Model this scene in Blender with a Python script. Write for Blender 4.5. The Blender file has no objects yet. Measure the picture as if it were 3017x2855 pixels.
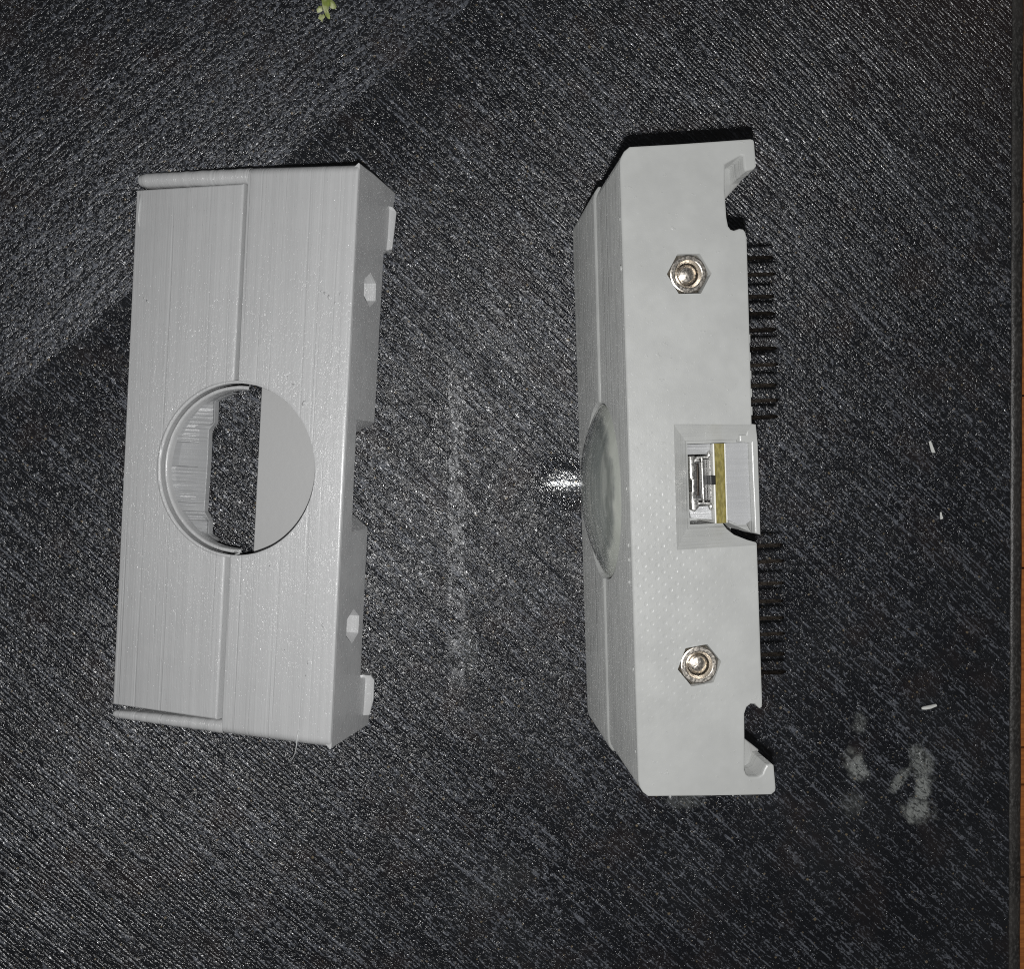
import bpy, bmesh, math, random
from mathutils import Vector, Matrix
from mathutils.geometry import tessellate_polygon
random.seed(7)
MM = 0.001
sc = bpy.context.scene
COL = sc.collection

# ------------------------------------------------------------------ camera, light, exposure
cam_d = bpy.data.cameras.new("camera")
cam_d.sensor_width = 36.0
cam_d.lens = 34.246
cam_d.clip_start = 0.005
cam_d.clip_end = 20.0
cam = bpy.data.objects.new("camera", cam_d)
cam.location = (0, 0, 178.66 * MM)
cam.rotation_euler = (-0.0182, -0.0899, 0.0)
COL.objects.link(cam)
sc.camera = cam

world = bpy.data.worlds.new("World")
sc.world = world
world.use_nodes = True
bgn = world.node_tree.nodes["Background"]
bgn.inputs["Color"].default_value = (0.95, 0.97, 1.0, 1)
bgn.inputs["Strength"].default_value = 0.05

fl = bpy.data.lights.new("phone_flash", 'POINT')      # the flash beside the lens of the camera phone
fl.energy = 1.04
fl.color = (1.0, 0.995, 0.985)
fl.shadow_soft_size = 1.5 * MM
flo = bpy.data.objects.new("phone_flash", fl)
flo.location = (0.2 * MM, -8.8 * MM, 178.66 * MM)
COL.objects.link(flo)

sc.view_settings.view_transform = 'Standard'
sc.view_settings.look = 'None'
sc.view_settings.exposure = 0.0
sc.view_settings.gamma = 1.0
sc.cycles.use_denoising = False
sc.cycles.use_adaptive_sampling = False
sc.cycles.sample_clamp_indirect = 6.0
sc.cycles.max_bounces = 10
sc.cycles.pixel_filter_type = 'BLACKMAN_HARRIS'
sc.cycles.filter_width = 1.1

# ------------------------------------------------------------------ node helpers
class NT:
    def __init__(self, name):
        m = bpy.data.materials.new(name)
        m.use_nodes = True
        self.m = m
        self.t = m.node_tree
        self.b = self.t.nodes["Principled BSDF"]
    def n(self, kind, **kw):
        nd = self.t.nodes.new(kind)
        for k, v in kw.items():
            setattr(nd, k, v)
        return nd
    def l(self, a, b):
        self.t.links.new(a, b)
    def val(self, sock, v):
        if isinstance(v, bpy.types.NodeSocket):
            self.l(v, sock)
        else:
            sock.default_value = v
    def math(self, op, a, b=0.0, c=None, clamp=False):
        nd = self.n("ShaderNodeMath", operation=op, use_clamp=clamp)
        self.val(nd.inputs[0], a)
        self.val(nd.inputs[1], b)
        if c is not None:
            self.val(nd.inputs[2], c)
        return nd.outputs[0]
    def mm(self):
        """object coordinates in millimetres"""
        tc = self.n("ShaderNodeTexCoord")
        vm = self.n("ShaderNodeVectorMath", operation='SCALE')
        self.l(tc.outputs["Object"], vm.inputs[0])
        vm.inputs["Scale"].default_value = 1000.0
        return vm.outputs[0]
    def mapped(self, vec, scale=(1, 1, 1), rot=(0, 0, 0), loc=(0, 0, 0)):
        mp = self.n("ShaderNodeMapping")
        self.l(vec, mp.inputs["Vector"])
        mp.inputs["Scale"].default_value = scale
        mp.inputs["Rotation"].default_value = rot
        mp.inputs["Location"].default_value = loc
        return mp.outputs[0]
    def noise(self, vec, scale, detail=2.0, rough=0.5, dist=0.0):
        nd = self.n("ShaderNodeTexNoise")
        self.l(vec, nd.inputs["Vector"])
        nd.inputs["Scale"].default_value = scale
        nd.inputs["Detail"].default_value = detail
        nd.inputs["Roughness"].default_value = rough
        nd.inputs["Distortion"].default_value = dist
        return nd.outputs["Fac"]
    def ramp(self, fac, lo, hi, a=0.0, b=1.0):
        nd = self.n("ShaderNodeMapRange", interpolation_type='SMOOTHSTEP')
        self.val(nd.inputs["Value"], fac)
        nd.inputs["From Min"].default_value = lo
        nd.inputs["From Max"].default_value = hi
        nd.inputs["To Min"].default_value = a
        nd.inputs["To Max"].default_value = b
        return nd.outputs[0]
    def mix(self, fac, a, b):
        nd = self.n("ShaderNodeMix", data_type='RGBA')
        self.val(nd.inputs[0], fac)
        self.val(nd.inputs[6], a)
        self.val(nd.inputs[7], b)
        return nd.outputs[2]
    def bump(self, height, dist_mm, strength=1.0, normal=None):
        nd = self.n("ShaderNodeBump")
        self.l(height, nd.inputs["Height"])
        nd.inputs["Distance"].default_value = dist_mm * MM
        nd.inputs["Strength"].default_value = strength
        if normal is not None:
            self.l(normal, nd.inputs["Normal"])
        return nd.outputs[0]
    def sep(self, vec):
        nd = self.n("ShaderNodeSeparateXYZ")
        self.l(vec, nd.inputs[0])
        return nd.outputs
    def fin(self, color=None, rough=None, normal=None, metal=0.0, spec=None):
        b = self.b
        if color is not None: self.val(b.inputs["Base Color"], color)
        if rough is not None: self.val(b.inputs["Roughness"], rough)
        if normal is not None: self.l(normal, b.inputs["Normal"])
        b.inputs["Metallic"].default_value = metal
        if spec is not None: self.val(b.inputs["Specular IOR Level"], spec)
        return self.m

def C4(r, g=None, b=None):
    return (r, r, r, 1) if g is None else (r, g, b, 1)

# ------------------------------------------------------------------ materials
def printed_plastic(name, base, axis, dimples_at=None, streak=0.022, glint=1.0, seed=0.0, aniso=0.0, moon=0.0, skin=0.0, skin_relief=0.3):
    """layered print: layers stacked along `axis` (0 = x, 2 = z), so the layer lines show on the faces along it"""
    M = NT(name)
    p = M.mm()
    sc3 = [0.10, 0.045, 0.10]
    sc3[axis] = 3.6
    lines = M.noise(M.mapped(p, tuple(sc3), loc=(seed, seed * .7, 3)), 1.0, 3.0, 0.6)
    sc4 = [0.02, 0.01, 0.02]
    sc4[axis] = 0.85
    deep = M.noise(M.mapped(p, tuple(sc4), loc=(2 + seed, 5, 9)), 1.0, 2.0, 0.6)
    deep = M.ramp(deep, 0.57, 0.68)
    # small pimples drawn out along the lines
    sc5 = [2.0, 1.15, 2.0]
    sc5[axis] = 3.6
    pim = M.noise(M.mapped(p, tuple(sc5), loc=(7, seed, 1)), 1.0, 2.0, 0.65)
    spot = M.ramp(pim, 0.645, 0.76)
    h = M.math('ADD', M.math('MULTIPLY', lines, 1.0), M.math('MULTIPLY', deep, -0.9))
    h = M.math('ADD', h, M.math('MULTIPLY', spot, 0.55 * glint))
    fine = M.noise(p, 5.5, 2.0, 0.6)
    h = M.math('ADD', h, M.math('MULTIPLY', fine, 0.34))
    if moon:
        sw = [0.02, 0.012, 0.02]
        sw[axis] = 0.75
        wide = M.noise(M.mapped(p, tuple(sw), loc=(1, 8, seed)), 1.0, 3.0, 0.65)
        h = M.math('ADD', h, M.math('MULTIPLY', wide, 3.2))
    nrm = M.bump(h, streak * 2.2, 1.0)
    if dimples_at is not None:
        xyz = M.sep(p)
        pitch = 1.84
        k = 2 * math.pi / pitch
        w = M.noise(p, 0.35, 1.0)
        dx = M.math('COSINE', M.math('MULTIPLY', M.math('ADD', xyz[0], M.math('MULTIPLY', w, .5)), k))
        dy = M.math('COSINE', M.math('MULTIPLY', M.math('ADD', xyz[1], M.math('MULTIPLY', w, .5)), k))
        prod = M.math('MULTIPLY', dx, dy)                      # staggered rows of small dimples
        dot = M.ramp(prod, 0.42, 0.95)
        big = M.noise(M.mapped(p, (1, 1, 1), loc=(4, 11, 0)), 0.055, 2.0)
        side = M.math('MULTIPLY', M.ramp(xyz[1], 16.0, -8.0), M.ramp(xyz[1], -44.0, -30.0))
        side = M.math('MULTIPLY', side, M.ramp(xyz[0], 16.0, 5.0, 0.25, 1.0))
        amt = M.math('MULTIPLY', side, M.ramp(big, 0.34, 0.60, 0.25, 1.0))
        top = M.math('GREATER_THAN', xyz[2], dimples_at)
        hd = M.math('MULTIPLY', M.math('MULTIPLY', dot, amt), M.math('MULTIPLY', top, -1.0))
        nrm = M.bump(hd, 0.036, 1.0, nrm)
        # scratches and pits of the first layer
        pit = M.ramp(M.noise(M.mapped(p, (1.0, 1.6, .2), rot=(0, 0, .7)), 0.9, 3.0, .6), 0.66, 0.74)
        nrm = M.bump(M.math('MULTIPLY', pit, top), 0.05, 1.0, nrm)
        blot = M.ramp(M.noise(p, 0.16, 3.0, 0.6), 0.3, 0.7)
        col = M.mix(M.math('MULTIPLY', blot, 0.8), C4(*base), C4(*[c * 0.88 for c in base]))
    else:
        blot = M.ramp(M.noise(M.mapped(p, tuple(sc4)), 1.4, 3.0, 0.6), 0.35, 0.65)
        col = M.mix(blot, C4(*base), C4(*[c * 0.93 for c in base]))
    ro = M.ramp(M.noise(p, 0.8, 2.0), 0.3, 0.7, 0.25, 0.35)
    if dimples_at is not None:
        ro = M.math('ADD', ro, M.math('MULTIPLY', top, 0.13))
    # glassy skin with a crinkle of its own: tiny facets that flash back the light
    sg = [1.3, 0.85, 1.3]
    sg[axis] = 2.6
    c1 = M.noise(M.mapped(p, tuple(sg), loc=(seed, 2, 6)), 1.0, 3.0, 0.65)
    area = M.ramp(M.noise(p, 0.22, 3.0, .65), 0.36, 0.62, 0.25, 1.0)
    M.val(M.b.inputs["Coat Weight"], M.math('MULTIPLY', area, skin))
    M.b.inputs["Coat Roughness"].default_value = 0.17
    M.l(M.bump(c1, skin_relief, 1.0), M.b.inputs["Coat Normal"])
    M.b.inputs['Diffuse Roughness'].default_value = moon
    if aniso:
        tv = M.n("ShaderNodeVectorTransform", vector_type='VECTOR', convert_from='OBJECT', convert_to='WORLD')
        tv.inputs[0].default_value = (1, 0, 0) if axis == 0 else (0, 0, 1)
        M.l(tv.outputs[0], M.b.inputs["Tangent"])
        M.b.inputs["Anisotropic"].default_value = aniso
    return M.fin(col, ro, nrm, spec=0.5)

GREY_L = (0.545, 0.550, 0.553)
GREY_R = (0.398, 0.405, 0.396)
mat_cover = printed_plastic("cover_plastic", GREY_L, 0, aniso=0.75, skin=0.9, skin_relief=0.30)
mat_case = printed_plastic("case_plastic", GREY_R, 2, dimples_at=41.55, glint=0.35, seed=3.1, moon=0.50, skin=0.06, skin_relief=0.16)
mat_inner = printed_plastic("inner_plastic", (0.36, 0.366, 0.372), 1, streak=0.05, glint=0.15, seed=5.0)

def m_board():
    M = NT("black_board_surface")
    p = M.mm()
    x, y, z = M.sep(p)
    # the print changes direction at a straight line running up to the right
    # distance from the line through (-74,11.6) and (-15,63.9)
    nx, ny = -0.663, 0.748
    dist = M.math('ADD', M.math('MULTIPLY', x, nx), M.math('MULTIPLY', y, ny))
    wob = M.math('MULTIPLY', M.noise(p, 0.5, 1.0), 0.8)
    reg = M.math('GREATER_THAN', M.math('ADD', dist, wob), 58.0)          # 1 above-left of the line
    warp = M.noise(p, 0.35, 2.0)
    warp2 = M.noise(p, 1.5, 1.0)
    a = math.radians(-43)
    qa = M.math('ADD', M.math('MULTIPLY', x, -math.sin(a)), M.math('MULTIPLY', y, math.cos(a)))
    b = math.radians(42)
    qb = M.math('ADD', M.math('MULTIPLY', x, -math.sin(b)), M.math('MULTIPLY', y, math.cos(b)))
    def lines(q, per):
        qq = M.math('ADD', q, M.math('ADD', M.math('MULTIPLY', warp, 0.5), M.math('MULTIPLY', warp2, 0.42)))
        return M.math('SINE', M.math('MULTIPLY', qq, 2 * math.pi / per))
    la = lines(qa, 0.67)
    lb = lines(qb, 0.80)
    # lines are strong in some bands, rubbed away in others
    ga = M.noise(M.mapped(M.mapped(p, rot=(0, 0, -a)), (0.035, 0.33, 1)), 1.0, 3.0, 0.6)
    amt_a = M.ramp(ga, 0.34, 0.58, 0.22, 1.0)
    amt_b = M.ramp(M.noise(M.mapped(M.mapped(p, rot=(0, 0, -b)), (0.035, 0.25, 1)), 1.0, 3.0, 0.6), 0.50, 0.75, 0.03, 0.42)
    hl_a = M.math('MULTIPLY', la, amt_a)
    hl_b = M.math('MULTIPLY', lb, amt_b)
    hl = M.math('ADD', M.math('MULTIPLY', hl_a, M.math('SUBTRACT', 1.0, reg)), M.math('MULTIPLY', hl_b, reg))
    # crinkled grain
    pa = M.mapped(M.mapped(p, rot=(0, 0, -a)), (0.62, 1.0, 1.0))
    pb = M.mapped(M.mapped(p, rot=(0, 0, -b)), (0.8, 1.0, 1.0))
    g1 = M.noise(pa, 1.5, 3.0, 0.68, 1.3)
    g2 = M.noise(pb, 1.85, 3.0, 0.66, 1.0)
    g = M.math('ADD', M.math('MULTIPLY', g1, M.math('SUBTRACT', 1.0, reg)), M.math('MULTIPLY', g2, reg))
    vor = M.n("ShaderNodeTexVoronoi", feature='SMOOTH_F1')
    M.l(pa, vor.inputs["Vector"])
    vor.inputs["Scale"].default_value = 1.5
    vor.inputs["Smoothness"].default_value = 0.35
    h = M.math('ADD', M.math('MULTIPLY', g, M.math('SUBTRACT', 1.5, M.math('MULTIPLY', reg, 0.15))), M.math('MULTIPLY', hl, 0.34))
    h = M.math('ADD', h, M.math('MULTIPLY', vor.outputs["Distance"], 0.5))
    # colour: black plastic, paler crests, chalky residue and brownish dust
    big = M.noise(p, 0.05, 3.0, 0.6)
    col = M.mix(M.ramp(big, 0.35, 0.65), C4(0.0075, 0.0083, 0.0108), C4(0.0135, 0.0146, 0.0172))
    sa = M.noise(M.mapped(M.mapped(p, rot=(0, 0, -a)), (0.075, 1.15, 1)), 1.0, 3.0, 0.62, 0.3)
    sb = M.noise(M.mapped(M.mapped(p, rot=(0, 0, -b)), (0.10, 1.0, 1), loc=(9, 4, 0)), 1.0, 3.0, 0.62, 0.3)
    streaks = M.math('SUBTRACT', M.math('ADD', M.math('MULTIPLY', sa, M.math('SUBTRACT', 1.0, reg)), M.math('MULTIPLY', M.math('ADD', M.math('MULTIPLY', sb, 0.55), 0.225), reg)), 0.5)
    # how pale the crests are against the valleys: all over above the line, in streaks below it
    patch = M.math('SUBTRACT', M.noise(M.mapped(M.mapped(p, rot=(0, 0, -a)), (0.02, 0.055, 1)), 1.0, 3.0, 0.6), 0.5)
    dark_corner = M.ramp(M.math('ABSOLUTE', M.math('SUBTRACT', dist, 54.0)), 9.0, 0.0, 0.0, -0.035)   # blacker strip just below the line
    lift = M.math('ADD', M.math('MULTIPLY', reg, 0.060), M.math('MULTIPLY', M.math('SUBTRACT', 1.0, reg), M.math('ADD', M.math('MULTIPLY', patch, 0.16), dark_corner)))
    fade = M.ramp(dist, 62.0, 105.0, 0.0, -0.045)
    lift = M.math('ADD', lift, M.math('MULTIPLY', fade, reg))
    h = M.math('ADD', h, M.math('MULTIPLY', streaks, 2.8))
    nrm = M.bump(h, 0.15, 1.0)
    crest = M.ramp(M.math('ADD', M.math('ADD', g, lift), M.math('ADD', M.math('MULTIPLY', hl, 0.075), M.math('MULTIPLY', streaks, 0.66))), 0.535, 0.67)
    col = M.mix(M.math('MULTIPLY', crest, 0.85), col, C4(0.130, 0.139, 0.160))
    # residue smears: list of (x, y, rx, ry, angle, strength)
    sm = None
    for (sx, sy, rx, ry, an, st) in [(82.2, -57.3, 2.6, 4.4, 0.5, .9), (81.5, -64.5, 3.2, 3.4, .3, .22), (95.3, -57.2, 3.0, 5.5, 0.35, .75),
                                     (94.6, -66.3, 4.2, 3.6, 0.1, 1.0), (95.8, -61.5, 2.1, 5.0, -.1, 1.0), (91.0, -60.2, 1.6, 4.2, -0.8, .75),
                                     (49.5, -60.8, 5.5, 4.5, 0.7, .30), (58.0, -60.0, 7, 3, -.5, .15), (82.7, -49.0, 2.2, 2.6, 0, .4),
                                     (15.0, -77.0, 9, 5, 0.4, .06), (8.2, -34.0, 2.0, 9, .1, .12)]:
        mp = M.n("ShaderNodeMapping", vector_type='TEXTURE')
        M.l(p, mp.inputs["Vector"])
        mp.inputs["Location"].default_value = (sx, sy, 0)
        mp.inputs["Rotation"].default_value = (0, 0, an)
        mp.inputs["Scale"].default_value = (rx, ry, 50)
        ln = M.n("ShaderNodeVectorMath", operation='LENGTH')
        M.l(mp.outputs[0], ln.inputs[0])
        d = M.math('ADD', ln.outputs["Value"], M.math('MULTIPLY', M.math('SUBTRACT', M.noise(p, 0.45, 3.0, .65), 0.5), 1.5))
        r = M.ramp(d, 0.95, 0.30, 0.0, st)
        r = M.math('MULTIPLY', r, 0.65)
        sm = r if sm is None else M.math('MAXIMUM', sm, r)
    sm = M.math('MULTIPLY', sm, M.ramp(g, 0.36, 0.54, 0.18, 1.0))
    col = M.mix(sm, col, C4(0.40, 0.42, 0.40))
    # patches of brownish dust, warm room light painted into one corner, coloured flecks
    br = M.ramp(M.noise(p, 0.09, 3.0, 0.6), 0.50, 0.72)
    crn = M.ramp(M.math('ADD', M.math('MULTIPLY', x, .6), M.math('MULTIPLY', y, .8)), 95.0, 150.0)
    col = M.mix(M.math('MAXIMUM', M.math('MULTIPLY', br, .42), M.math('MULTIPLY', crn, .85)), col, C4(0.030, 0.021, 0.019))
    fl_ = M.ramp(M.noise(p, 1.3, 0.0), 0.775, 0.83)
    col = M.mix(M.math('MULTIPLY', fl_, .5), col, C4(0.30, 0.24, 0.15))
    # glare painted into the colour as a paler, glossier stripe between the two pieces
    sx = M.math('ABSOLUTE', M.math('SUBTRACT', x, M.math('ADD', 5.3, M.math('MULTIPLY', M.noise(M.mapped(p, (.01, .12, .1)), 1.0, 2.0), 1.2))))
    glare_stripe = M.math('MULTIPLY', M.ramp(sx, 1.9, 1.0), M.math('MULTIPLY', M.ramp(y, 22, 8), M.ramp(y, -44, -34)))
    glare_stripe = M.math('MULTIPLY', glare_stripe, M.ramp(M.noise(M.mapped(p, (.3, .22, 1)), 1.0, 3.0), 0.38, 0.6))
    col = M.mix(M.math('MULTIPLY', glare_stripe, M.ramp(g, 0.42, 0.56, 0.0, 0.8)), col, C4(0.30, 0.305, 0.315))
    ro = M.math('SUBTRACT', M.ramp(M.noise(p, 0.9, 2.0), 0.3, 0.7, 0.14, 0.24), M.math('MULTIPLY', glare_stripe, 0.04))
    return M.fin(col, ro, nrm, spec=0.75)
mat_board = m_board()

def m_rim():
    M = NT("black_board_edge")
    p = M.mm()
    n1 = M.noise(M.mapped(p, (1.6, .8, 1)), 1.3, 3.0, .65)
    dust = M.ramp(M.noise(p, 0.12, 3.0), .4, .65)
    col = M.mix(M.ramp(n1, .45, .68), C4(0.022, 0.021, 0.020), C4(0.085, 0.083, 0.080))
    col = M.mix(M.math('MULTIPLY', dust, .5), col, C4(0.060, 0.056, 0.052))
    return M.fin(col, 0.4, M.bump(n1, 0.12))
mat_rim = m_rim()

def m_wood():
    M = NT("orange_wood")
    p = M.mm()
    gr = M.noise(M.mapped(p, (0.05, 1.2, 1)), 1.0, 4.0, 0.6, 0.4)
    col = M.mix(M.ramp(gr, 0.3, 0.7), C4(0.46, 0.165, 0.04), C4(0.27, 0.085, 0.022))
    return M.fin(col, 0.42, M.bump(gr, 0.05))
mat_wood = m_wood()

def m_metal(name, col, ro):
    M = NT(name)
    p = M.mm()
    n1 = M.noise(p, 3.0, 2.0)
    return M.fin(C4(*col), M.ramp(n1, .3, .7, ro * .8, ro * 1.3), M.bump(n1, 0.02), metal=1.0)
mat_nickel = m_metal("nickel_plated_steel", (0.72, 0.67, 0.60), 0.30)
mat_shell = m_metal("tinned_steel", (0.80, 0.79, 0.76), 0.34)
mat_brass = m_metal("gold_plated_pin", (0.045, 0.038, 0.032), 0.36)

def m_plain(name, col, ro, spec=0.5, bump=0.0, bscale=2.0):
    M = NT(name)
    nrm = None
    if bump:
        nrm = M.bump(M.noise(M.mm(), bscale, 3.0), bump)
    return M.fin(C4(*col), ro, nrm, spec=spec)
mat_dark = m_plain("dark_plastic", (0.012, 0.012, 0.012), 0.35)
mat_white = m_plain("white_plastic_scrap", (0.72, 0.73, 0.70), 0.5, bump=0.03)
mat_mask = m_plain("white_solder_mask", (0.75, 0.75, 0.72), 0.35)
mat_thread = m_plain("pale_plastic_thread", (0.55, 0.56, 0.56), 0.4)

def m_bowl():
    M = NT("bowl_plastic")
    p = M.mm()
    n1 = M.noise(M.mapped(p, (.2, .06, .55)), 1.0, 2.0, .6)
    return M.fin(M.mix(M.ramp(n1, .35, .65), C4(0.26, 0.27, 0.265), C4(0.45, 0.46, 0.44)), 0.5)
mat_bowl = m_bowl()
mat_smooth = m_plain("smooth_grey_plastic", (0.47, 0.472, 0.470), 0.45, bump=0.05, bscale=0.8)

def m_pcb():
    M = NT("olive_circuit_board_edge")
    p = M.mm()
    n1 = M.noise(M.mapped(p, (1.5, .6, 1)), 1.6, 3.0)
    col = M.mix(M.ramp(n1, .35, .65), C4(0.135, 0.112, 0.022), C4(0.225, 0.19, 0.05))
    return M.fin(col, 0.45, M.bump(n1, 0.05))
mat_pcb = m_pcb()

def m_leaf():
    M = NT("pale_green_leaf")
    p = M.mm()
    n1 = M.noise(p, 0.7, 3.0)
    col = M.mix(M.ramp(n1, .35, .65), C4(0.55, 0.58, 0.34), C4(0.24, 0.30, 0.07))
    return M.fin(col, 0.5, M.bump(n1, 0.15))
mat_leaf = m_leaf()

def m_lens():
    """cloudy moulded lens: smoky body, inner reflections painted as streaks, dark band and pale rim, glassy skin"""
    M = NT("cloudy_lens")
    p = M.mm()
    x, y, z = M.sep(p)
    st = M.noise(M.mapped(p, (.3, .09, .8)), 0.9, 3.0, 0.55)
    col = M.mix(M.ramp(st, .36, .68), C4(0.13, 0.142, 0.136), C4(0.235, 0.245, 0.228))
    rr = M.math('SQRT', M.math('ADD', M.math('POWER', M.math('ADD', y, 2.8), 2.0), M.math('POWER', M.math('SUBTRACT', z, 20.9), 2.0)))
    wob = M.math('MULTIPLY', M.math('SUBTRACT', M.noise(p, .3, 2.0), .5), 2.6)
    band = M.math('MULTIPLY', M.ramp(M.math('ADD', rr, wob), 10.2, 11.0), M.ramp(M.math('ADD', rr, wob), 12.1, 11.3))
    col = M.mix(M.math('MULTIPLY', band, 0.45), col, C4(0.07, 0.078, 0.072))
    rim = M.ramp(M.math('ADD', rr, wob), 11.9, 12.9)
    col = M.mix(M.math('MULTIPLY', rim, 0.65), col, C4(0.38, 0.395, 0.355))  # inner reflections of the lens, painted as pale rim and dark band
    M.b.inputs["Diffuse Roughness"].default_value = 0.6
    M.b.inputs["Coat Weight"].default_value = 1.0
    M.b.inputs["Coat Roughness"].default_value = 0.03
    return M.fin(col, 0.22, M.bump(st, 0.10), spec=0.5)
mat_lens = m_lens()

# ------------------------------------------------------------------ mesh helpers (all input in millimetres)
def mesh_from(bm, name):
    me = bpy.data.meshes.new(name)
    bmesh.ops.recalc_face_normals(bm, faces=bm.faces)
    bm.to_mesh(me)
    bm.free()
    return me

def area2(o):
    return sum(o[i][0] * o[(i + 1) % len(o)][1] - o[(i + 1) % len(o)][0] * o[i][1] for i in range(len(o)))

def inset(o, d):
    """offset a closed outline inward (counter-clockwise outline)"""
    n = len(o)
    out = []
    for i in range(n):
        a, b, c = Vector(o[i - 1][:2]), Vector(o[i][:2]), Vector(o[(i + 1) % n][:2])
        e1 = (b - a).normalized()
        e2 = (c - b).normalized()
        n1 = Vector((-e1.y, e1.x))
        n2 = Vector((-e2.y, e2.x))
        m = n1 + n2
        if m.length < 1e-6:
            m = n1
        m.normalize()
        k = max(0.45, m.dot(n1))
        out.append(tuple(b + m * (d / k)))
    return out

def prism(outline, z0, z1, bt=0.0, bb=0.0, f=None, segs=2):
    """solid prism with rounded top / bottom rims; f maps (a, b, c) -> (x, y, z)"""
    f = f or (lambda a, b, c: (a, b, c))
    o = list(outline)
    if area2(o) < 0:
        o.reverse()
    rings = []
    if bb:
        for i in range(segs + 1):
            t = math.pi / 2 * i / segs
            rings.append((inset(o, bb * (1 - math.sin(t))), z0 + bb * (1 - math.cos(t))))
    else:
        rings.append((o, z0))
    if bt:
        for i in range(segs + 1):
            t = math.pi / 2 * i / segs
            rings.append((inset(o, bt * (1 - math.cos(t))), z1 - bt + bt * math.sin(t)))
    else:
        rings.append((o, z1))
    bm = bmesh.new()
    vs = [[bm.verts.new(f(p[0], p[1], z)) for p in r] for r, z in rings]
    n = len(o)
    for k in range(len(vs) - 1):
        for i in range(n):
            j = (i + 1) % n
            bm.faces.new((vs[k][i], vs[k][j], vs[k + 1][j], vs[k + 1][i]))
    for ring, (r, z), flip in ((vs[0], rings[0], True), (vs[-1], rings[-1], False)):
        for t in tessellate_polygon([[Vector((p[0], p[1], 0)) for p in r]]):
            try:
                bm.faces.new([ring[i] for i in (reversed(t) if flip else t)])
            except ValueError:
                pass
    return bm

def box(x0, x1, y0, y1, z0, z1, bevel=0.0):
    return prism([(x0, y0), (x1, y0), (x1, y1), (x0, y1)], z0, z1, bevel, bevel)

def loft(ra, rb):
    """closed solid between two convex rings of equally many points"""
    bm = bmesh.new()
    va, vb = [bm.verts.new(p) for p in ra], [bm.verts.new(p) for p in rb]
    n = len(ra)
    for i in range(n):
        j = (i + 1) % n
        q = (va[i], va[j], vb[j], vb[i])
        bm.faces.new(q[:3])
        bm.faces.new((q[0], q[2], q[3]))
    for r in (va, vb):
        for i in range(1, n - 1):
            bm.faces.new((r[0], r[i], r[i + 1]))
    return bm

def disc_pts(cx, cy, r, n, a0=0.0):
    return [(cx + r * math.cos(a0 + 2 * math.pi * i / n), cy + r * math.sin(a0 + 2 * math.pi * i / n)) for i in range(n)]

def cut(bm, cutters, bevel=0.0, segs=2):
    """subtract the cutter solids one by one, optionally round the edges; gives a bmesh back"""
    base = mesh_from(bm, "work")
    def run(me, cme=None, bev=0.0, shift=0.0):
        o = bpy.data.objects.new("work", me)
        COL.objects.link(o)
        co = None
        if cme is not None:
            co = bpy.data.objects.new("cutter", cme)
            co.location = (shift, shift * 0.7, shift * 0.4)
            COL.objects.link(co)
            md = o.modifiers.new("b", 'BOOLEAN')
            md.operation = 'DIFFERENCE'
            md.solver = 'EXACT'
            md.object = co
        if bev:
            md = o.modifiers.new("v", 'BEVEL')
            md.width = bev
            md.segments = segs
            md.limit_method = 'ANGLE'
            md.angle_limit = math.radians(40)
        dg = bpy.context.evaluated_depsgraph_get()
        dg.update()
        out = bpy.data.meshes.new_from_object(o.evaluated_get(dg))
        bpy.data.objects.remove(o)
        if co:
            bpy.data.objects.remove(co)
        return out
    def volume(me):
        t = bmesh.new()
        t.from_mesh(me)
        v = abs(t.calc_volume())
        t.free()
        return v
    for c in cutters:
        cme = mesh_from(c, "cutter")
        v0 = volume(base)
        for k in range(6):
            res = run(base, cme, 0.0, 0.011 * k)
            v1 = volume(res)
            if 0.15 * v0 < v1 <= v0 * 1.001:
                break
        else:
            continue
        base = res
    if bevel:
        res = run(base, None, bevel)
        if volume(res) > 0.9 * volume(base):
            base = res
    out = bmesh.new()
    out.from_mesh(base)
    return out

def obj(name, bm, mat, parent=None, smooth=False):
    me = mesh_from(bm, name)
    me.transform(Matrix.Scale(MM, 4))
    me.materials.append(mat)
    if smooth:
        me.polygons.foreach_set("use_smooth", [True] * len(me.polygons))
        if smooth != 'all':
            me.set_sharp_from_angle(angle=math.radians(smooth))
    o = bpy.data.objects.new(name, me)
    COL.objects.link(o)
    if parent is not None:
        o.parent = parent
    return o

def empty(name, loc, rot, label, cat, group=None):
    o = bpy.data.objects.new(name, None)
    o.empty_display_size = 0.01
    o.location = [c * MM for c in loc]
    o.rotation_euler = rot
    COL.objects.link(o)
    tag(o, label, cat, group)
    return o

def tag(o, label, cat, group=None):
    o["label"] = label
    o["category"] = cat
    if group:
        o["group"] = group

def tube(pts, rad, n=6, f=None):
    bm = bmesh.new()
    rings = []
    for i, p in enumerate(pts):
        p = Vector(p)
        d = (Vector(pts[min(i + 1, len(pts) - 1)]) - Vector(pts[max(i - 1, 0)])).normalized()
        s = d.cross(Vector((0, 0, 1)))
        if s.length < 1e-3:
            s = d.cross(Vector((1, 0, 0)))
        s.normalize()
        t = s.cross(d)
        r = rad[i] if isinstance(rad, (list, tuple)) else rad
        rings.append([bm.verts.new(p + (s * math.cos(2 * math.pi * k / n) + t * math.sin(2 * math.pi * k / n)) * r) for k in range(n)])
    for a, b in zip(rings, rings[1:]):
        for k in range(n):
            bm.faces.new((a[k], a[(k + 1) % n], b[(k + 1) % n], b[k]))
    bm.faces.new(rings[0][::-1])
    bm.faces.new(rings[-1])
    return bm

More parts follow.
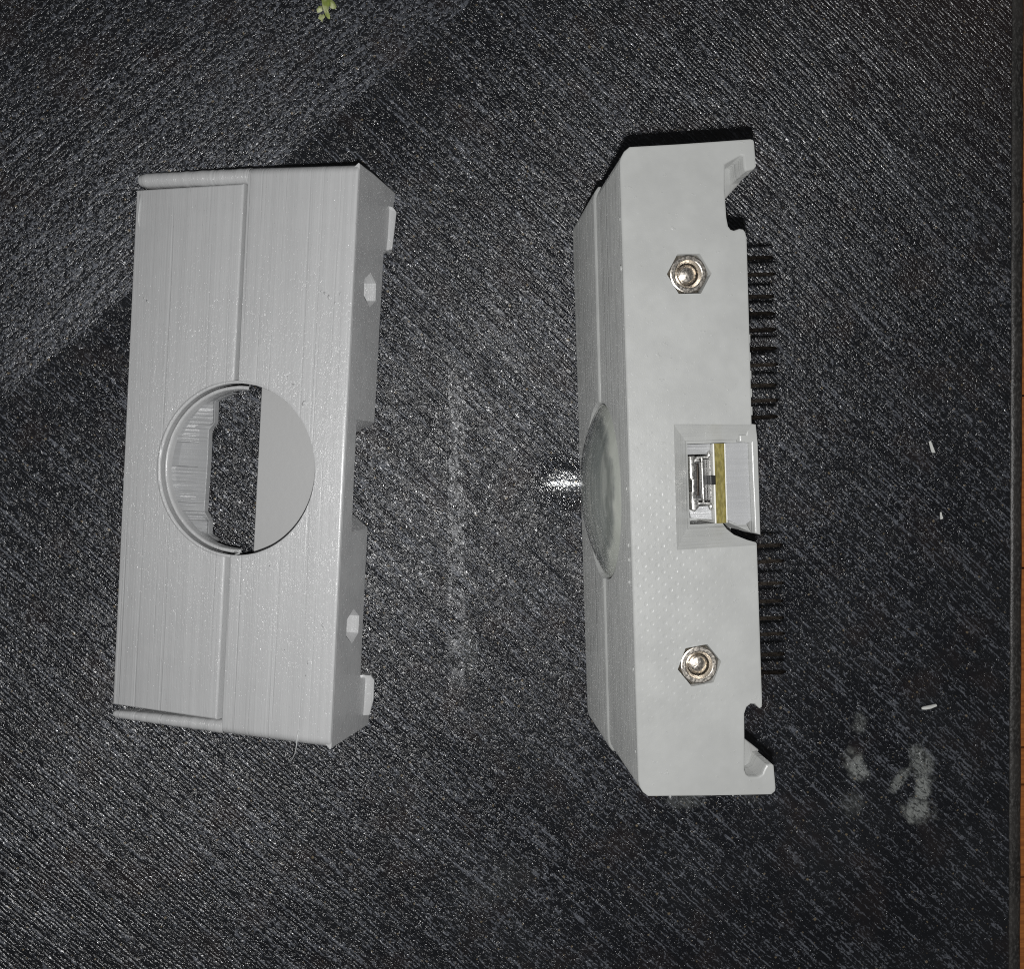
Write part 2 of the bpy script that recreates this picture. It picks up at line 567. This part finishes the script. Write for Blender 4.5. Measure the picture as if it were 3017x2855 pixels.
def grid(rows):
    bm = bmesh.new()
    vs = [[bm.verts.new(p) for p in r] for r in rows]
    for a, b in zip(vs, vs[1:]):
        for i in range(len(a) - 1):
            bm.faces.new((a[i], a[i + 1], b[i + 1], b[i]))
    return bm

# ------------------------------------------------------------------ setting: wooden table, black board
table = bpy.data.objects.new("table", None)
COL.objects.link(table)
table["kind"] = "structure"
table["label"] = "orange brown wooden table top under the black board"
# planks run across the picture: visible only as a sliver beyond the board
pl_edges = [-190, -150, -112, -81.5, -63.0, -55.6, -20, 14, 52, 96, 150, 200]
for i in range(len(pl_edges) - 1):
    a, b = pl_edges[i], pl_edges[i + 1]
    obj("plank", box(-230, 260, a + .16, b - .16, -14, -3.05 - 0.06 * (i % 3), 0.25), mat_wood, table)

board = empty("black_board", (0, 0, 0), (0, 0, 0), "black ribbed plastic board with chalky smears, lying flat under both grey pieces", "board")
def edge_x(y):
    return 112.78 - 0.0060 * (y - 0)
bm = prism([(-180, -170), (edge_x(-170), -170), (edge_x(170), 170), (-180, 170)], -3.0, 0.0, 0.18, 0)
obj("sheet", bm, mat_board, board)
rim_prof = [(0.08, -0.22), (0.25, 0.02), (0.9, 0.10), (1.6, 0.06), (2.25, -0.12), (2.6, -0.5), (2.7, -3.0), (0.08, -3.0)]
rows = []
for k in range(61):
    y = -170 + 340 * k / 60
    rows.append([(edge_x(y) + a + 0.05 * math.sin(k * 1.7), y, z) for a, z in rim_prof])
bm = grid(rows)
obj("edge_rim", bm, mat_rim, board, smooth=50)

# ------------------------------------------------------------------ left piece: tilted cover with a round hole
cover = empty("plastic_cover", (-52.638, 3.650, 1.6355), (-0.0008, -0.3401, -0.0514),
              "light grey printed plastic cover with an empty round hole, tilted on its side wall", "cover")
HU, HV, HR = 22.05, -3.0, 14.75
def ground_n(u):
    return -1.735 - 0.3540 * u
def vcyl(r, n0, n1, cu=HU, cv=HV, n=96):
    return prism(disc_pts(cu, cv, r, n), n0, n1)

# right half of the face together with its rounded ends, one shell
prof = []
for i in range(10):
    t = math.pi / 2 * i / 9
    prof.append((46.9 + 1.75 * math.sin(t), -1.75 + 1.75 * math.cos(t)))
outer = [(-48.65, -30)] + [(-v, n) for v, n in reversed(prof)] + prof + [(48.65, -30)]
inner = [(46.5, -30), (46.5, -2.6), (-46.5, -2.6), (-46.5, -30)]
bm = prism(outer + inner, 21.75, 41.9, 0.42, 0.12, f=lambda a, b, c: (c, a, b), segs=8)
# trim by the table plane, cut the hole
tq = [(-5, -60), (50, -60), (50, 60), (-5, 60)]
trim = loft([(u, v, ground_n(u) + 0.12) for u, v in tq], [(u, v, ground_n(u) - 40) for u, v in tq])
hole = vcyl(HR, -20, 5)
obj("face_plate", cut(bm, [trim, hole]), mat_cover, cover, smooth=13)

# left panel with a sloping right edge beside the seam
pan = [(0.0, -45.75), (20.95, -46.15), (21.0, 45.75), (0.0, 45.05)]
bm = prism(pan, -2.4, -0.02, 0.45, 0.1, segs=4)
for vv in bm.verts:
    if vv.co.x > 19.5 and vv.co.z > -1.0:
        vv.co.x -= 0.28 if vv.co.y < 0 else 0.0
hole = vcyl(HR + 0.1, -20, 5)
obj("side_panel", cut(bm, [hole]), mat_cover, cover, smooth=13)

# seam floor above and below the hole, so that the groove between panel and plate is shallow
for (va, vb) in ((-46.6, -17.3), (11.4, 46.6)):
    obj("seam_strip", cut(box(19.0, 23.0, va, vb, -3.2, -2.1), [vcyl(HR + .3, -20, 5)]), mat_cover, cover)

# rounded end bars left of the seam
for s, (va, vb, vc) in ((1, (45.7, 47.9, 48.65)), (-1, (46.8, 48.1, 48.65))):
    rows = []
    for k in range(31):
        t = k / 30
        u = 0.12 + (21.85 - 0.12) * t
        w0 = va + (45.85 - va) * t if s > 0 else va + (46.3 - va) * t
        w1 = 48.25 + 0.4 * t
        rr = (w1 - w0) / 2
        e = 1.0
        if k < 3:
            e = (0.78, 0.94, 0.99)[k]
        cv_, depth = (w0 + w1) / 2, ground_n(u) + 0.15
        row = []
        jit = random.uniform(-.06, .06)
        for j in range(13):
            th = math.pi * j / 12
            row.append((u, s * (cv_ + (rr * e + jit) * math.cos(th)), -rr - 0.08 + (rr * e + jit) * math.sin(th)))
        row = [(u, s * (cv_ + rr * e), min(depth, -rr - .1))] + row + [(u, s * (cv_ - rr * e), min(depth, -rr - .1))]
        rows.append(row)
    bm = grid(rows)
    bm.faces.new([v for v in bm.verts][:15])
    obj("end_bar", bm, mat_cover, cover, smooth=50)

# right side wall with notch and two nut pockets
wall = [(48.7, -0.42), (48.8, -6.5), (48.55, -15.2), (46.4, -16.30), (37.4, -16.35), (37.2, -12.75), (28.4, -12.6), (6.45, -12.3),
        (6.45, -12.3), (-11.9, -11.6), (-27, -11.65), (-39.2, -11.75), (-39.4, -16.2), (-47.0, -16.3), (-48.55, -14.95), (-48.75, -0.45)]
wl = []
for p_ in wall:
    if not wl or (Vector(p_) - Vector(wl[-1])).length > 0.05:
        wl.append(p_)
bm = prism(wl, 38.6, 41.92, 0.22, 0.1, f=lambda a, b, c: (c, a, b))
fr_o = [(6.75, -4.2), (6.45, -30), (-11.7, -30), (-12.9, -4.4)]
fr_i = [(4.3, -4.9), (4.3, -30), (-9.6, -30), (-9.6, -4.9)]
for vv in bm.verts:
    if vv.co.x < 39.2 and vv.co.z > -4:
        vv.co.y *= 0.945
notch = loft([(42.3, v, n) for v, n in fr_o], [(38.0, v, n) for v, n in fr_i])
def hexp(cv_, cn, r, a0):
    return disc_pts(cv_, cn, r, 6, a0)
pk1 = prism(hexp(29.0, -7.3, 3.0, 0.05), 39.6, 43, f=lambda a, b, c: (c, a, b))
pk2 = prism(hexp(-29.1, -7.0, 3.0, -0.02), 39.6, 43, f=lambda a, b, c: (c, a, b))
bm = cut(bm, [notch, pk1, pk2])
obj("side_wall", bm, mat_cover, cover, smooth=13)
# inner floor seen through the hole, parallel to the face
bm = prism([(22.55, -46.5), (39.0, -46.5), (39.0, 46.5), (22.75, 46.5)], -7.6, -6.4, 0.15, 0.0)
obj("inner_floor", bm, mat_smooth, cover, smooth=13)

# retaining lip round the left of the hole
rows = []
for k in range(65):
    a = math.radians(84 + (276 - 84) * k / 64)
    row = []
    for rr, nn in ((14.5, -2.6), (14.42, -1.3), (14.36, -0.9), (14.2, -0.68), (13.95, -0.62), (13.76, -0.78), (13.68, -1.2), (13.64, -2.6)):
        rr += random.uniform(-.03, .03)
        row.append((HU + rr * math.cos(a), HV + rr * math.sin(a), nn + random.uniform(-.02, .02)))
    rows.append(row)
obj("hole_lip", grid(rows), mat_cover, cover, smooth=60)

# soft raised bead of plastic along the edge of the hole
rows = []
for k in range(121):
    a = 2 * math.pi * k / 120
    left_side = 0.5 - 0.5 * math.cos(a)
    r = 0.16 + 0.22 * left_side + random.uniform(-.02, .02)
    rows.append([(HU + (14.92 + r * math.cos(b)) * math.cos(a), HV + (14.92 + r * math.cos(b)) * math.sin(a), -0.12 + r * math.sin(b) * .8) for b in [math.pi * j / 8 for j in range(9)]])
rows[-1] = rows[0]
obj("hole_bead", grid(rows), mat_cover, cover, smooth=60)

# terraced hood below the lip, its lower edge notched
rows = []
NV = 160
for k in range(NV):
    v = 10.4 - 26.2 * k / (NV - 1)
    dv = v - HV
    r0 = 13.75
    u0 = HU - math.sqrt(max(r0 * r0 - dv * dv, 0.2))
    mid = 1.0 if -10.9 < v < 4.9 else 0.0
    edge = min(1.0, max(0.0, (4.9 - v) / 1.3)) * min(1.0, max(0.0, (v + 12.4) / 1.6))
    u1 = max(15.0 - 1.1 * edge, u0 + 0.15)
    flat = 1.0 if abs(v + 0.9) < 2.15 else 0.0
    st = 0.24 * ((k * 26.2 / (NV - 1) / 0.74) % 1.0) * (1 - flat)
    dist_ = min(1.0, abs(v + 0.9) / 12.0)
    n0 = -1.9
    na = -2.6 - 0.6 * flat + st
    nb = -4.2 + 0.5 * dist_ + st
    n1 = -4.5 + 0.35 * dist_
    ua = u0 + 0.12 * (u1 - u0)
    ub = max(u1 - 1.55 * edge - 0.05, u0 + 0.1)
    rows.append([(u0 - 0.6, v, n0 + 0.2), (u0, v, n0), (ua, v, na), ((ua + ub) / 2, v, (na + nb) / 2), (ub, v, nb),
                 (u1 - 0.12, v, n1 + 0.10 * edge), (u1, v, n1), (u1 + 0.12, v, n1 - 1.0), (u1 - .3, v, max(ground_n(u1) + .25, n1 - 1.3))])
obj("hood", grid(rows), mat_inner, cover, smooth=14)

# snap tabs at the foot of the side wall: given in the board's frame, carried over to the cover's
CM = (Matrix.Translation(Vector((-52.638, 3.650, 1.6355))) @ Matrix.Rotation(-0.0514, 4, 'Z') @ Matrix.Rotation(-0.3401, 4, 'Y') @ Matrix.Rotation(-0.0008, 4, 'X'))
CI = CM.inverted()
for pts in ([(-8.6, 46.9, 3.1), (-6.9, 46.25, 3.0), (-5.6, 46.6, 2.6), (-4.85, 45.9, 1.8), (-5.65, 39.0, 2.0), (-6.4, 38.75, 2.5), (-7.3, 38.4, 2.9), (-9.4, 38.6, 3.1)],
            [(-12.6, -37.5, 3.1), (-11.2, -37.35, 2.9), (-9.6, -37.55, 2.7), (-9.0, -38.5, 2.2), (-9.15, -42.0, 2.1), (-9.85, -44.85, 2.3), (-11.4, -44.75, 2.9), (-12.9, -44.7, 3.1)]):
    low = [(x, y, 0.12) for x, y, z in pts]
    bm = loft([CI @ Vector(p_) for p_ in pts], [CI @ Vector(p_) for p_ in low])
    bm = cut(bm, [], 0.22)
    obj("snap_tab", bm, mat_cover, cover, smooth=40)

# stray printed threads
def L(u, v, n):
    return (u, v, n)
bm = tube([L(36.2, -46.2, .05), L(36.1, -47.2, .35), L(36.0, -48.6, .3), L(35.3, -50.2, -.8), L(34.3, -51.7, -1.9), L(33.2, -52.7, -3.0), L(32.0, -53.4, -4.5)],
          [.19, .13, .10, .10, .09, .08, .06])
obj("thread", bm, mat_thread, cover, smooth='all')
bm = tube([L(0.95, 44.2, .02), L(1.0, 42.5, .06), L(.8, 40.2, .05), L(1.05, 38.6, .02)], [.10, .16, .17, .06])
obj("thread", bm, mat_thread, cover, smooth='all')
bm = tube([L(22.3, -17.2, -.5), L(23.0, -16.9, -.4), L(23.4, -17.3, -.3), L(22.6, -17.6, -.2)], .12)
obj("thread", bm, mat_thread, cover, smooth='all')
# little blobs of plastic left on the face round the hole
bm = bmesh.new()
for (u, v, r) in [(34.2, 8.7, .42), (32.2, 11.7, .24), (31.0, 13.0, .24), (37.1, 27.0, .3), (37.8, 26.4, .34), (36.4, 27.4, .2), (39.8, 27.0, .22), (38.9, 25.4, .2), (3.4, 25.5, .26), (2.7, 26.1, .2),
                  (39.6, -28.2, .3), (37.2, -34.6, .25), (37.0, -36.8, .2), (33.0, -33.0, .2), (29.5, -19.0, .22)]:
    mt = Matrix.Translation((u, v, 0.0)) @ Matrix.Rotation(random.uniform(0, 3), 4, 'Z') @ Matrix.Diagonal((r * 1.5, r * .8, r * .45, 1))
    bmesh.ops.create_icosphere(bm, subdivisions=1, radius=1.0, matrix=mt)
ob = obj("plastic_specks", bm, mat_cover, cover, smooth='all')
ob["kind"] = "stuff"

# ------------------------------------------------------------------ right piece: closed case standing on edge
case = empty("electronics_case", (29.31, -1.1485, 0.12), (0, 0, 0.0355),
             "light grey printed electronics case standing on edge, with lens, hex nuts, USB socket and pins", "electronics case")
W = 41.6
face = [(-0.15, 44.4), (0.05, 45.1), (0.55, 45.95), (1.35, 46.6), (8.6, 46.95), (19.1, 47.6), (19.5, 47.5), (19.66, 47.2), (19.84, 43.7), (19.55, 43.35), (18.2, 42.95),
        (18.0, 43.6), (17.95, 45.1), (17.5, 45.2), (16.4, 44.65), (15.25, 44.0), (15.1, 40.3), (15.25, 36.4), (15.45, 35.2), (15.8, 34.7), (16.3, 34.55), (17.1, 34.8), (17.65, 34.7), (17.95, 34.3),
        (18.15, 33.4), (18.12, 14.0), (18.05, 7.2), (18.3, -11.4), (18.37, -33.7), (18.3, -34.45), (17.95, -34.65), (17.6, -34.3), (17.3, -33.95), (16.6, -33.9), (16.0, -34.35), (15.65, -35.3),
        (15.55, -40.0), (15.4, -43.4), (15.65, -44.2), (16.1, -44.5), (17.3, -44.55), (18.0, -44.2), (18.3, -43.5), (18.7, -42.9), (19.5, -42.85), (19.8, -43.1), (20.0, -46.4), (19.9, -46.9), (19.3, -47.35),
        (10.6, -46.95), (0.95, -46.4), (0.25, -45.8), (-0.2, -45.0), (-0.4, -44.0)]
SE = lambda v: 20.85 + 0.030 * v
LV, LZ = -2.8, 20.9
def ucyl(r, u0, u1, n=96, cz=LZ):
    return prism(disc_pts(LV, cz, r, n), u0, u1, f=lambda a, b, c: (c, a, b))
def ucone(r0, r1, u0, u1, n=96):
    return loft([(u0, a, b) for a, b in disc_pts(LV, LZ, r0, n)], [(u1, a, b) for a, b in disc_pts(LV, LZ, r1, n)])

# hollow of the USB recess
fun_o = [(6.35, 7.2), (30, 6.3), (30.6, -10.9), (6.2, -11.25)]
fun_i = [(9.65, 4.3), (29.7, 4.1), (29.9, -8.0), (9.62, -7.85)]
funnel = loft([(a, b, W + 0.3) for a, b in fun_o], [(a, b, W - 4.7) for a, b in fun_i])
shaft = prism([(9.7, 4.2), (15.7, 4.2), (15.7, -7.8), (9.7, -7.8)], W - 14, W + 1)
crack = prism([(14.6, -7.1), (15.6, -7.7), (17.8, -8.9), (19.6, -9.7), (25, -10), (25, -11.3), (19.3, -11.0), (18.6, -10.6), (17.2, -10.15), (15.6, -9.4), (14.9, -8.6)], W - 12, W + 1)
hexes = [prism(disc_pts(9.5, 28.45, 3.27, 6, 0.0), W - 3.2, W + 1), prism(disc_pts(9.2, -27.85, 3.25, 6, 0.13), W - 3.2, W + 1)]

bm = prism(face, 21.4, W, 0.28, 0.10)
for vv in bm.verts:                                # the seam runs a little out of parallel
    if vv.co.z < 22.5:
        vv.co.z += SE(vv.co.y) - 21.35
for vv in bm.verts:
    if vv.co.x < 1.6:
        vv.co.x += 0.12
upper = cut(bm, [funnel, shaft, crack] + hexes + [ucyl(14.35, -3, 9), ucone(14.7, 14.2, -0.6, 0.35)], 0.16)
obj("upper_shell", upper, mat_case, case, smooth=13)
low = [(a + 0.0, b) for a, b in face]
bm = prism(low, 0.0, 20.6, 0.75, 0.3, segs=3)
for vv in bm.verts:
    if vv.co.z > 18.5:
        vv.co.z += SE(vv.co.y) - 20.65
for vv in bm.verts:                                # the lower half stands a little proud, its edge catches the light
    if vv.co.x < 1.6:
        vv.co.x = vv.co.x - 0.30 if vv.co.z < 18.5 else vv.co.x * 0.62 - 0.30
lower = cut(bm, [ucyl(14.35, -3, 9), ucone(14.75, 14.2, -0.8, 0.6)])
obj("lower_shell", lower, mat_case, case, smooth=13)

# back of the lens bowl
bm = prism(disc_pts(LV, LZ, 14.3, 64), 6.5, 8.8, f=lambda a, b, c: (c, a, b))
obj("lens_seat", bm, mat_bowl, case, smooth=13)
# lens: shallow dome
rows = []
R0, sag, u_base = 14.1, 3.6, 0.0
RS = (R0 * R0 + sag * sag) / (2 * sag)
th1 = math.asin(R0 / RS)
bm = bmesh.new()
prev = None
NR, NS = 14, 72
apex = bm.verts.new((u_base - sag, LV, LZ))
for i in range(1, NR + 1):
    th = th1 * i / NR
    r, uu = RS * math.sin(th), u_base - sag + RS * (1 - math.cos(th))
    ring = [bm.verts.new((uu, LV + r * math.cos(2 * math.pi * k / NS), LZ + r * math.sin(2 * math.pi * k / NS))) for k in range(NS)]
    for k in range(NS):
        if prev is None:
            bm.faces.new((apex, ring[k], ring[(k + 1) % NS]))
        else:
            bm.faces.new((prev[k], ring[k], ring[(k + 1) % NS], prev[(k + 1) % NS]))
    prev = ring
ring = [bm.verts.new((u_base + 1.3, v_.co.y, v_.co.z)) for v_ in prev]
for k in range(NS):
    bm.faces.new((prev[k], ring[k], ring[(k + 1) % NS], prev[(k + 1) % NS]))
bm.faces.new(ring)
lens_ob = obj("lens", bm, mat_lens, case, smooth=40)
# flash light bent by the bulge of the lens and thrown down onto the board in front of it
# (the renderer does not trace focused light, so two small lamps under the bulge give it)
def lens_lamp(kind, name, loc, energy, radius):
    d = bpy.data.lights.new(name, kind)
    d.energy = energy
    d.shadow_soft_size = radius * MM
    d.color = (1.0, 0.99, 0.93)
    o = bpy.data.objects.new(name, d)
    o.location = [c * MM for c in loc]
    COL.objects.link(o)
    return o, d
focus_l, fd = lens_lamp('SPOT', "lens_focus_light", (25.35, -3.15, 12.0), 0.055, 0.12)
fd.spot_size = math.radians(5.5)
fd.spot_blend = 1.0
focus_l.rotation_euler = (0, math.radians(-1.5), 0.0)
focus_l.scale = (7.5, 1.0, 1.0)
halo_l, hd_ = lens_lamp('SPOT', "lens_halo_light", (25.0, -2.8, 12.0), 0.012, 0.12)
hd_.spot_size = math.radians(26.0)
hd_.spot_blend = 1.0
halo_l.rotation_euler = (0, math.radians(-6), 0.0)
halo_l.scale = (2.2, 1.0, 1.0)

# webs inside the two hooks
def web(pts, name="hook_web"):
    bm = loft(pts[:4], pts[4:])
    bm = cut(bm, [], 0.3)
    obj(name, bm, mat_case, case, smooth=40)
web([(14.5, 45.2, 37.4), (18.6, 46.8, 35.4), (20.2, 43.7, 33.6), (15.0, 38.6, 36.6), (14.5, 45.0, 24), (18.6, 46.5, 24), (19.4, 43.9, 24), (14.6, 39.0, 24)])
web([(15.0, -38.5, 37.0), (15.0, -45.6, 37.6), (18.6, -45.6, 35.6), (20.2, -43.0, 34.2), (15.0, -38.6, 24), (15, -46, 24), (18.6, -46, 24), (19.2, -43.0, 24)])

# nuts with screw ends
def make_nut():
    bm = bmesh.new()
    n = 48
    hx = disc_pts(0, 0, 3.08, 6)
    def hexpt(a, r):
        s = math.pi / 3
        aa = (a % s) - s / 2
        return r * math.cos(s / 2) / math.cos(aa)
    specs = [('hex', 3.08, -2.8), ('hex', 3.08, -0.75), ('mixh', 2.9, -0.45), ('c', 2.66, -0.08), ('c', 2.52, -0.03), ('c', 2.08, -0.03), ('c', 1.98, -0.08), ('c', 1.62, -0.55), ('c', 1.58, -2.6)]
    rings = []
    for kind, r, z in specs:
        ring = []
        for k in range(n):
            a = 2 * math.pi * k / n
            q = r if kind == 'c' else (hexpt(a, r) if kind == 'hex' else min(hexpt(a, 3.08) - .02, r))
            ring.append(bm.verts.new((q * math.cos(a), q * math.sin(a), z)))
        rings.append(ring)
    for a, b in zip(rings, rings[1:]):
        for k in range(n):
            bm.faces.new((a[k], a[(k + 1) % n], b[(k + 1) % n], b[k]))
    return bm
def make_screw():
    bm = bmesh.new()
    n = 36
    prev = None
    for r, z in ((1.5, -2.6), (1.5, -1.15), (1.38, -0.9), (1.22, -0.86), (1.12, -0.72), (1.0, -0.66), (0.8, -0.60), (0.45, -0.53), (0.1, -0.50)):
        ring = [bm.verts.new((r * math.cos(2 * math.pi * k / n), r * math.sin(2 * math.pi * k / n), z + random.uniform(-.02, .02))) for k in range(n)]
        if prev:
            for k in range(n):
                bm.faces.new((prev[k], prev[(k + 1) % n], ring[(k + 1) % n], ring[k]))
        prev = ring
    bm.faces.new(prev)
    return bm
for (u, v, a, tx, ty) in ((9.42, 28.45, 0.0, 0.05, 0.03), (9.2, -27.85, 0.14, -0.03, -0.02)):
    nt = obj("nut", make_nut(), mat_nickel, case, smooth=13)
    nt.location = (u * MM, v * MM, (W - 0.12) * MM)
    nt.rotation_euler = (tx, ty, a)
    s = obj("screw_end", make_screw(), mat_nickel, nt, smooth=50)
    s.rotation_euler = (random.uniform(-.05, .05), random.uniform(-.05, .05), 1)

# circuit board edge and USB socket
ZP = W - 4.2
pcb = obj("circuit_board", box(13.2, 14.72, -7.74, 4.1, W - 15, ZP), mat_pcb, case)
for (a, b) in ((12.98, 13.19), (14.73, 14.86)):
    obj("solder_mask", box(a, b, -7.72, 4.08, W - 15, ZP + 0.02), mat_mask, pcb)
# inner plastic ledges beside the socket
obj("socket_ledge", loft([(9.32, 4.12, ZP - 1.2), (12.9, 4.12, ZP - 1.0), (12.9, 2.6, ZP - 1.6), (9.32, 2.6, ZP - 2.2)],
                         [(9.32, 4.12, ZP - 9), (12.9, 4.12, ZP - 9), (12.9, 2.6, ZP - 9), (9.32, 2.6, ZP - 9)]), mat_inner, case)
obj("socket_ledge", loft([(9.9, -6.9, ZP - 2.0), (12.9, -7.2, ZP - 1.4), (12.9, -5.2, ZP - 1.4), (9.6, -5.2, ZP - 2.0)],
                         [(9.9, -6.9, ZP - 9), (12.9, -7.2, ZP - 9), (12.9, -5.2, ZP - 9), (9.6, -5.2, ZP - 9)]), mat_inner, case)
sock_o = [(12.75, 2.3), (10.9, 2.3), (9.9, 1.5), (9.75, -3.9), (10.7, -4.9), (12.8, -4.9)]
sk = prism(sock_o, ZP - 6, ZP - 0.35, 0.08)
sk_in = prism(inset(list(reversed(sock_o)) if area2(sock_o) < 0 else sock_o, 0.30), ZP - 5, ZP + 1)
us = obj("usb_socket", cut(sk, [sk_in]), mat_shell, case, smooth=13)
obj("tongue", box(11.0, 11.45, -4.0, 1.5, ZP - 4.9, ZP - 0.75, 0.06), mat_dark, us)
obj("socket_core", box(10.2, 12.5, -4.4, 1.9, ZP - 4.9, ZP - 1.6, 0.1), mat_dark, us)
obj("contact", box(10.75, 11.0, -3.6, 1.2, ZP - 4.9, ZP - 0.9, 0.06), mat_brass, us)
# flared shell lips and the solder fillets at its corners
for pts in ([(9.45, 2.35), (10.3, 2.35), (10.15, -1.1), (9.75, -1.25), (9.5, -.9)], [(9.55, -2.9), (10.1, -3.0), (10.75, -5.2), (10.1, -5.9), (9.6, -5.6)],
            [(11.2, 2.15), (11.6, 2.3), (11.65, -4.6), (11.3, -4.75), (11.25, -2)]):
    obj("flared_lip", prism(pts, ZP - 2.2, ZP - 0.15 - .2 * random.random(), 0.15), mat_shell, us, smooth=50)
for (u, v, r) in ((12.55, 2.45, .45), (12.6, -5.2, .5)):
    bm = bmesh.new()
    bmesh.ops.create_icosphere(bm, subdivisions=2, radius=r, matrix=Matrix.Translation((u, v, ZP - 0.5)) @ Matrix.Diagonal((.9, 1.2, .8, 1)))
    obj("solder_fillet", bm, mat_shell, us, smooth='all')
obj("latch", box(12.45, 13.3, -2.0, -0.6, ZP - 2, ZP + 0.1, 0.12), mat_dark, us)

for o_ in case.children:
    if o_.name.split('.')[0] in ("circuit_board", "usb_socket", "socket_ledge"):
        o_.location.x += 0.42 * MM
# ledge to the right of the circuit board and the low lip outside it
obj("board_support", prism([(15.3, 4.15), (19.2, 4.15), (19.3, -7.3), (17.7, -8.5), (15.3, -7.3)], W - 10, W - 4.4, 0.1), mat_inner, case, smooth=13)
obj("outer_lip", prism([(18.35, 6.9), (19.55, 6.7), (19.75, 4), (19.75, -9.6), (18.9, -9.3), (18.75, 4.0), (17.0, 4.25), (17.0, 5.2), (18.0, 5.2)], W - 10, W - 2.6, 0.2), mat_case, case, smooth=13)

# comb of short blocks between the pins and the pins themselves
pin_y = [31.1 - 2.632 * k for k in range(10)] + [-11.35 - 2.665 * k for k in range(8)]
for y in pin_y[4:9] + pin_y[10:15]:
    obj("header_block", box(17.6, 18.75, y - 2.0, y - 0.75, W - 9, W - 1.5, 0.2), mat_case, case)
def make_pin():
    bm = bmesh.new()
    rings = []
    for u, h in ((17.5, .27), (23.0, .27), (23.5, .10)):
        rings.append([bm.verts.new((u, a * h, b * h)) for a, b in ((-1, -1), (1, -1), (1, 1), (-1, 1))])
    for a, b in zip(rings, rings[1:]):
        for k in range(4):
            bm.faces.new((a[k], a[(k + 1) % 4], b[(k + 1) % 4], b[k]))
    bm.faces.new(rings[0][::-1])
    bm.faces.new(rings[-1])
    return bm
p0 = None
for y in pin_y:
    if p0 is None:
        q = p0 = obj("header_pin", make_pin(), mat_brass, case)
    else:
        q = p0.copy()
        COL.objects.link(q)
    q.location = (0, y * MM, 37.7 * MM)
    q.rotation_euler = (random.uniform(-.25, .25), random.uniform(-.02, .02), random.uniform(-.018, .018))

# specks of plastic along the near edge of the face
bm = bmesh.new()
for (u, v, z, r) in [(-0.25, 29.5, W - .6, .32), (-0.2, 36.5, W - .5, .2), (-.3, -2.0, W - 1.6, .22), (-.3, -10.2, W - 1.7, .25),
                     (-.3, -12.3, W - 1.6, .25), (-.3, -15.6, W - 2.0, .22), (-.4, -28.0, W - .6, .2), (-.4, -40, W - .8, .18), (4.5, -46.9, W - 1.0, .25), (13.8, -47.2, W - .9, .25)]:
    mt = Matrix.Translation((u, v, z)) @ Matrix.Diagonal((r * .5, r * 1.6, r * .9, 1))
    bmesh.ops.create_icosphere(bm, subdivisions=1, radius=1.0, matrix=mt)
ob = obj("plastic_specks", bm, mat_case, case, smooth='all')
ob["kind"] = "stuff"

# ------------------------------------------------------------------ small things lying on the board
def sliver(name, pts, rad, label):
    bm = tube(pts, rad, 6)
    o = obj(name, bm, mat_white, None, smooth=50)
    tag(o, label, "plastic scrap", "white plastic scraps on the board")
    return o
sliver("plastic_sliver", [(96.2, 4.9, .35), (96.5, 4.0, .4), (96.85, 3.0, .4), (97.0, 2.75, .4)], [.22, .3, .36, .25], "short white plastic chip, uppermost of the three right of the case")
sliver("plastic_sliver", [(98.55, -8.7, .3), (98.6, -9.4, .35), (98.75, -9.85, .35), (98.45, -10.0, .3)], [.15, .24, .3, .2], "tiniest white plastic chip, between two longer white slivers")
sliver("plastic_sliver", [(95.0, -46.4, .4), (95.6, -46.35, .45), (96.6, -46.2, .45), (97.9, -45.85, .4)], [.22, .36, .38, .26], "long thin white plastic sliver above the chalky smears near the right edge")

leaf = empty("leaf_scrap", (-17.4, 81.6, 0.3), (0, 0, 0), "pale green frilly scrap of leaf at the top edge", "leaf scrap")
def lobe(pts, z, name, tilt=0.0):
    bm = bmesh.new()
    o = pts
    cx_, cy_ = sum(p_[0] for p_ in o) / len(o), sum(p_[1] for p_ in o) / len(o)
    c = bm.verts.new((cx_, cy_, z + 0.45))
    ring = [bm.verts.new((a, b, z + random.uniform(-.15, .25) + tilt * a)) for a, b in o]
    for k in range(len(ring)):
        bm.faces.new((c, ring[k], ring[(k + 1) % len(ring)]))
    bmesh.ops.subdivide_edges(bm, edges=bm.edges[:], cuts=1, use_grid_fill=True, smooth=.3)
    bmesh.ops.solidify(bm, geom=bm.faces[:], thickness=0.25)
    obj(name, bm, mat_leaf, leaf, smooth=60)
# pixel sketch of the scrap: 0.0062 mm per zoomed pixel
def S(px, py):
    return ((px - 888) * 0.00625, (345 - py) * 0.00625)
lobe([S(*q) for q in [(770, -90), (775, 60), (790, 210), (830, 330), (880, 470), (950, 560), (1005, 560), (1010, 470), (960, 370), (975, 230), (1000, 120), (960, 0), (955, -90)]], 0.3, "leaf_stem")
lobe([S(*q) for q in [(690, 210), (625, 320), (650, 390), (730, 375), (795, 340), (790, 230), (760, 190)]], 0.1, "leaf_lobe")
lobe([S(*q) for q in [(720, 440), (665, 555), (740, 590), (785, 650), (800, 570), (865, 500), (830, 425), (780, 450)]], 0.05, "leaf_lobe")
lobe([S(*q) for q in [(985, 40), (1060, 60), (1110, 110), (1165, 200), (1150, 270), (1090, 300), (1040, 260), (1010, 170)]], 0.2, "leaf_lobe")
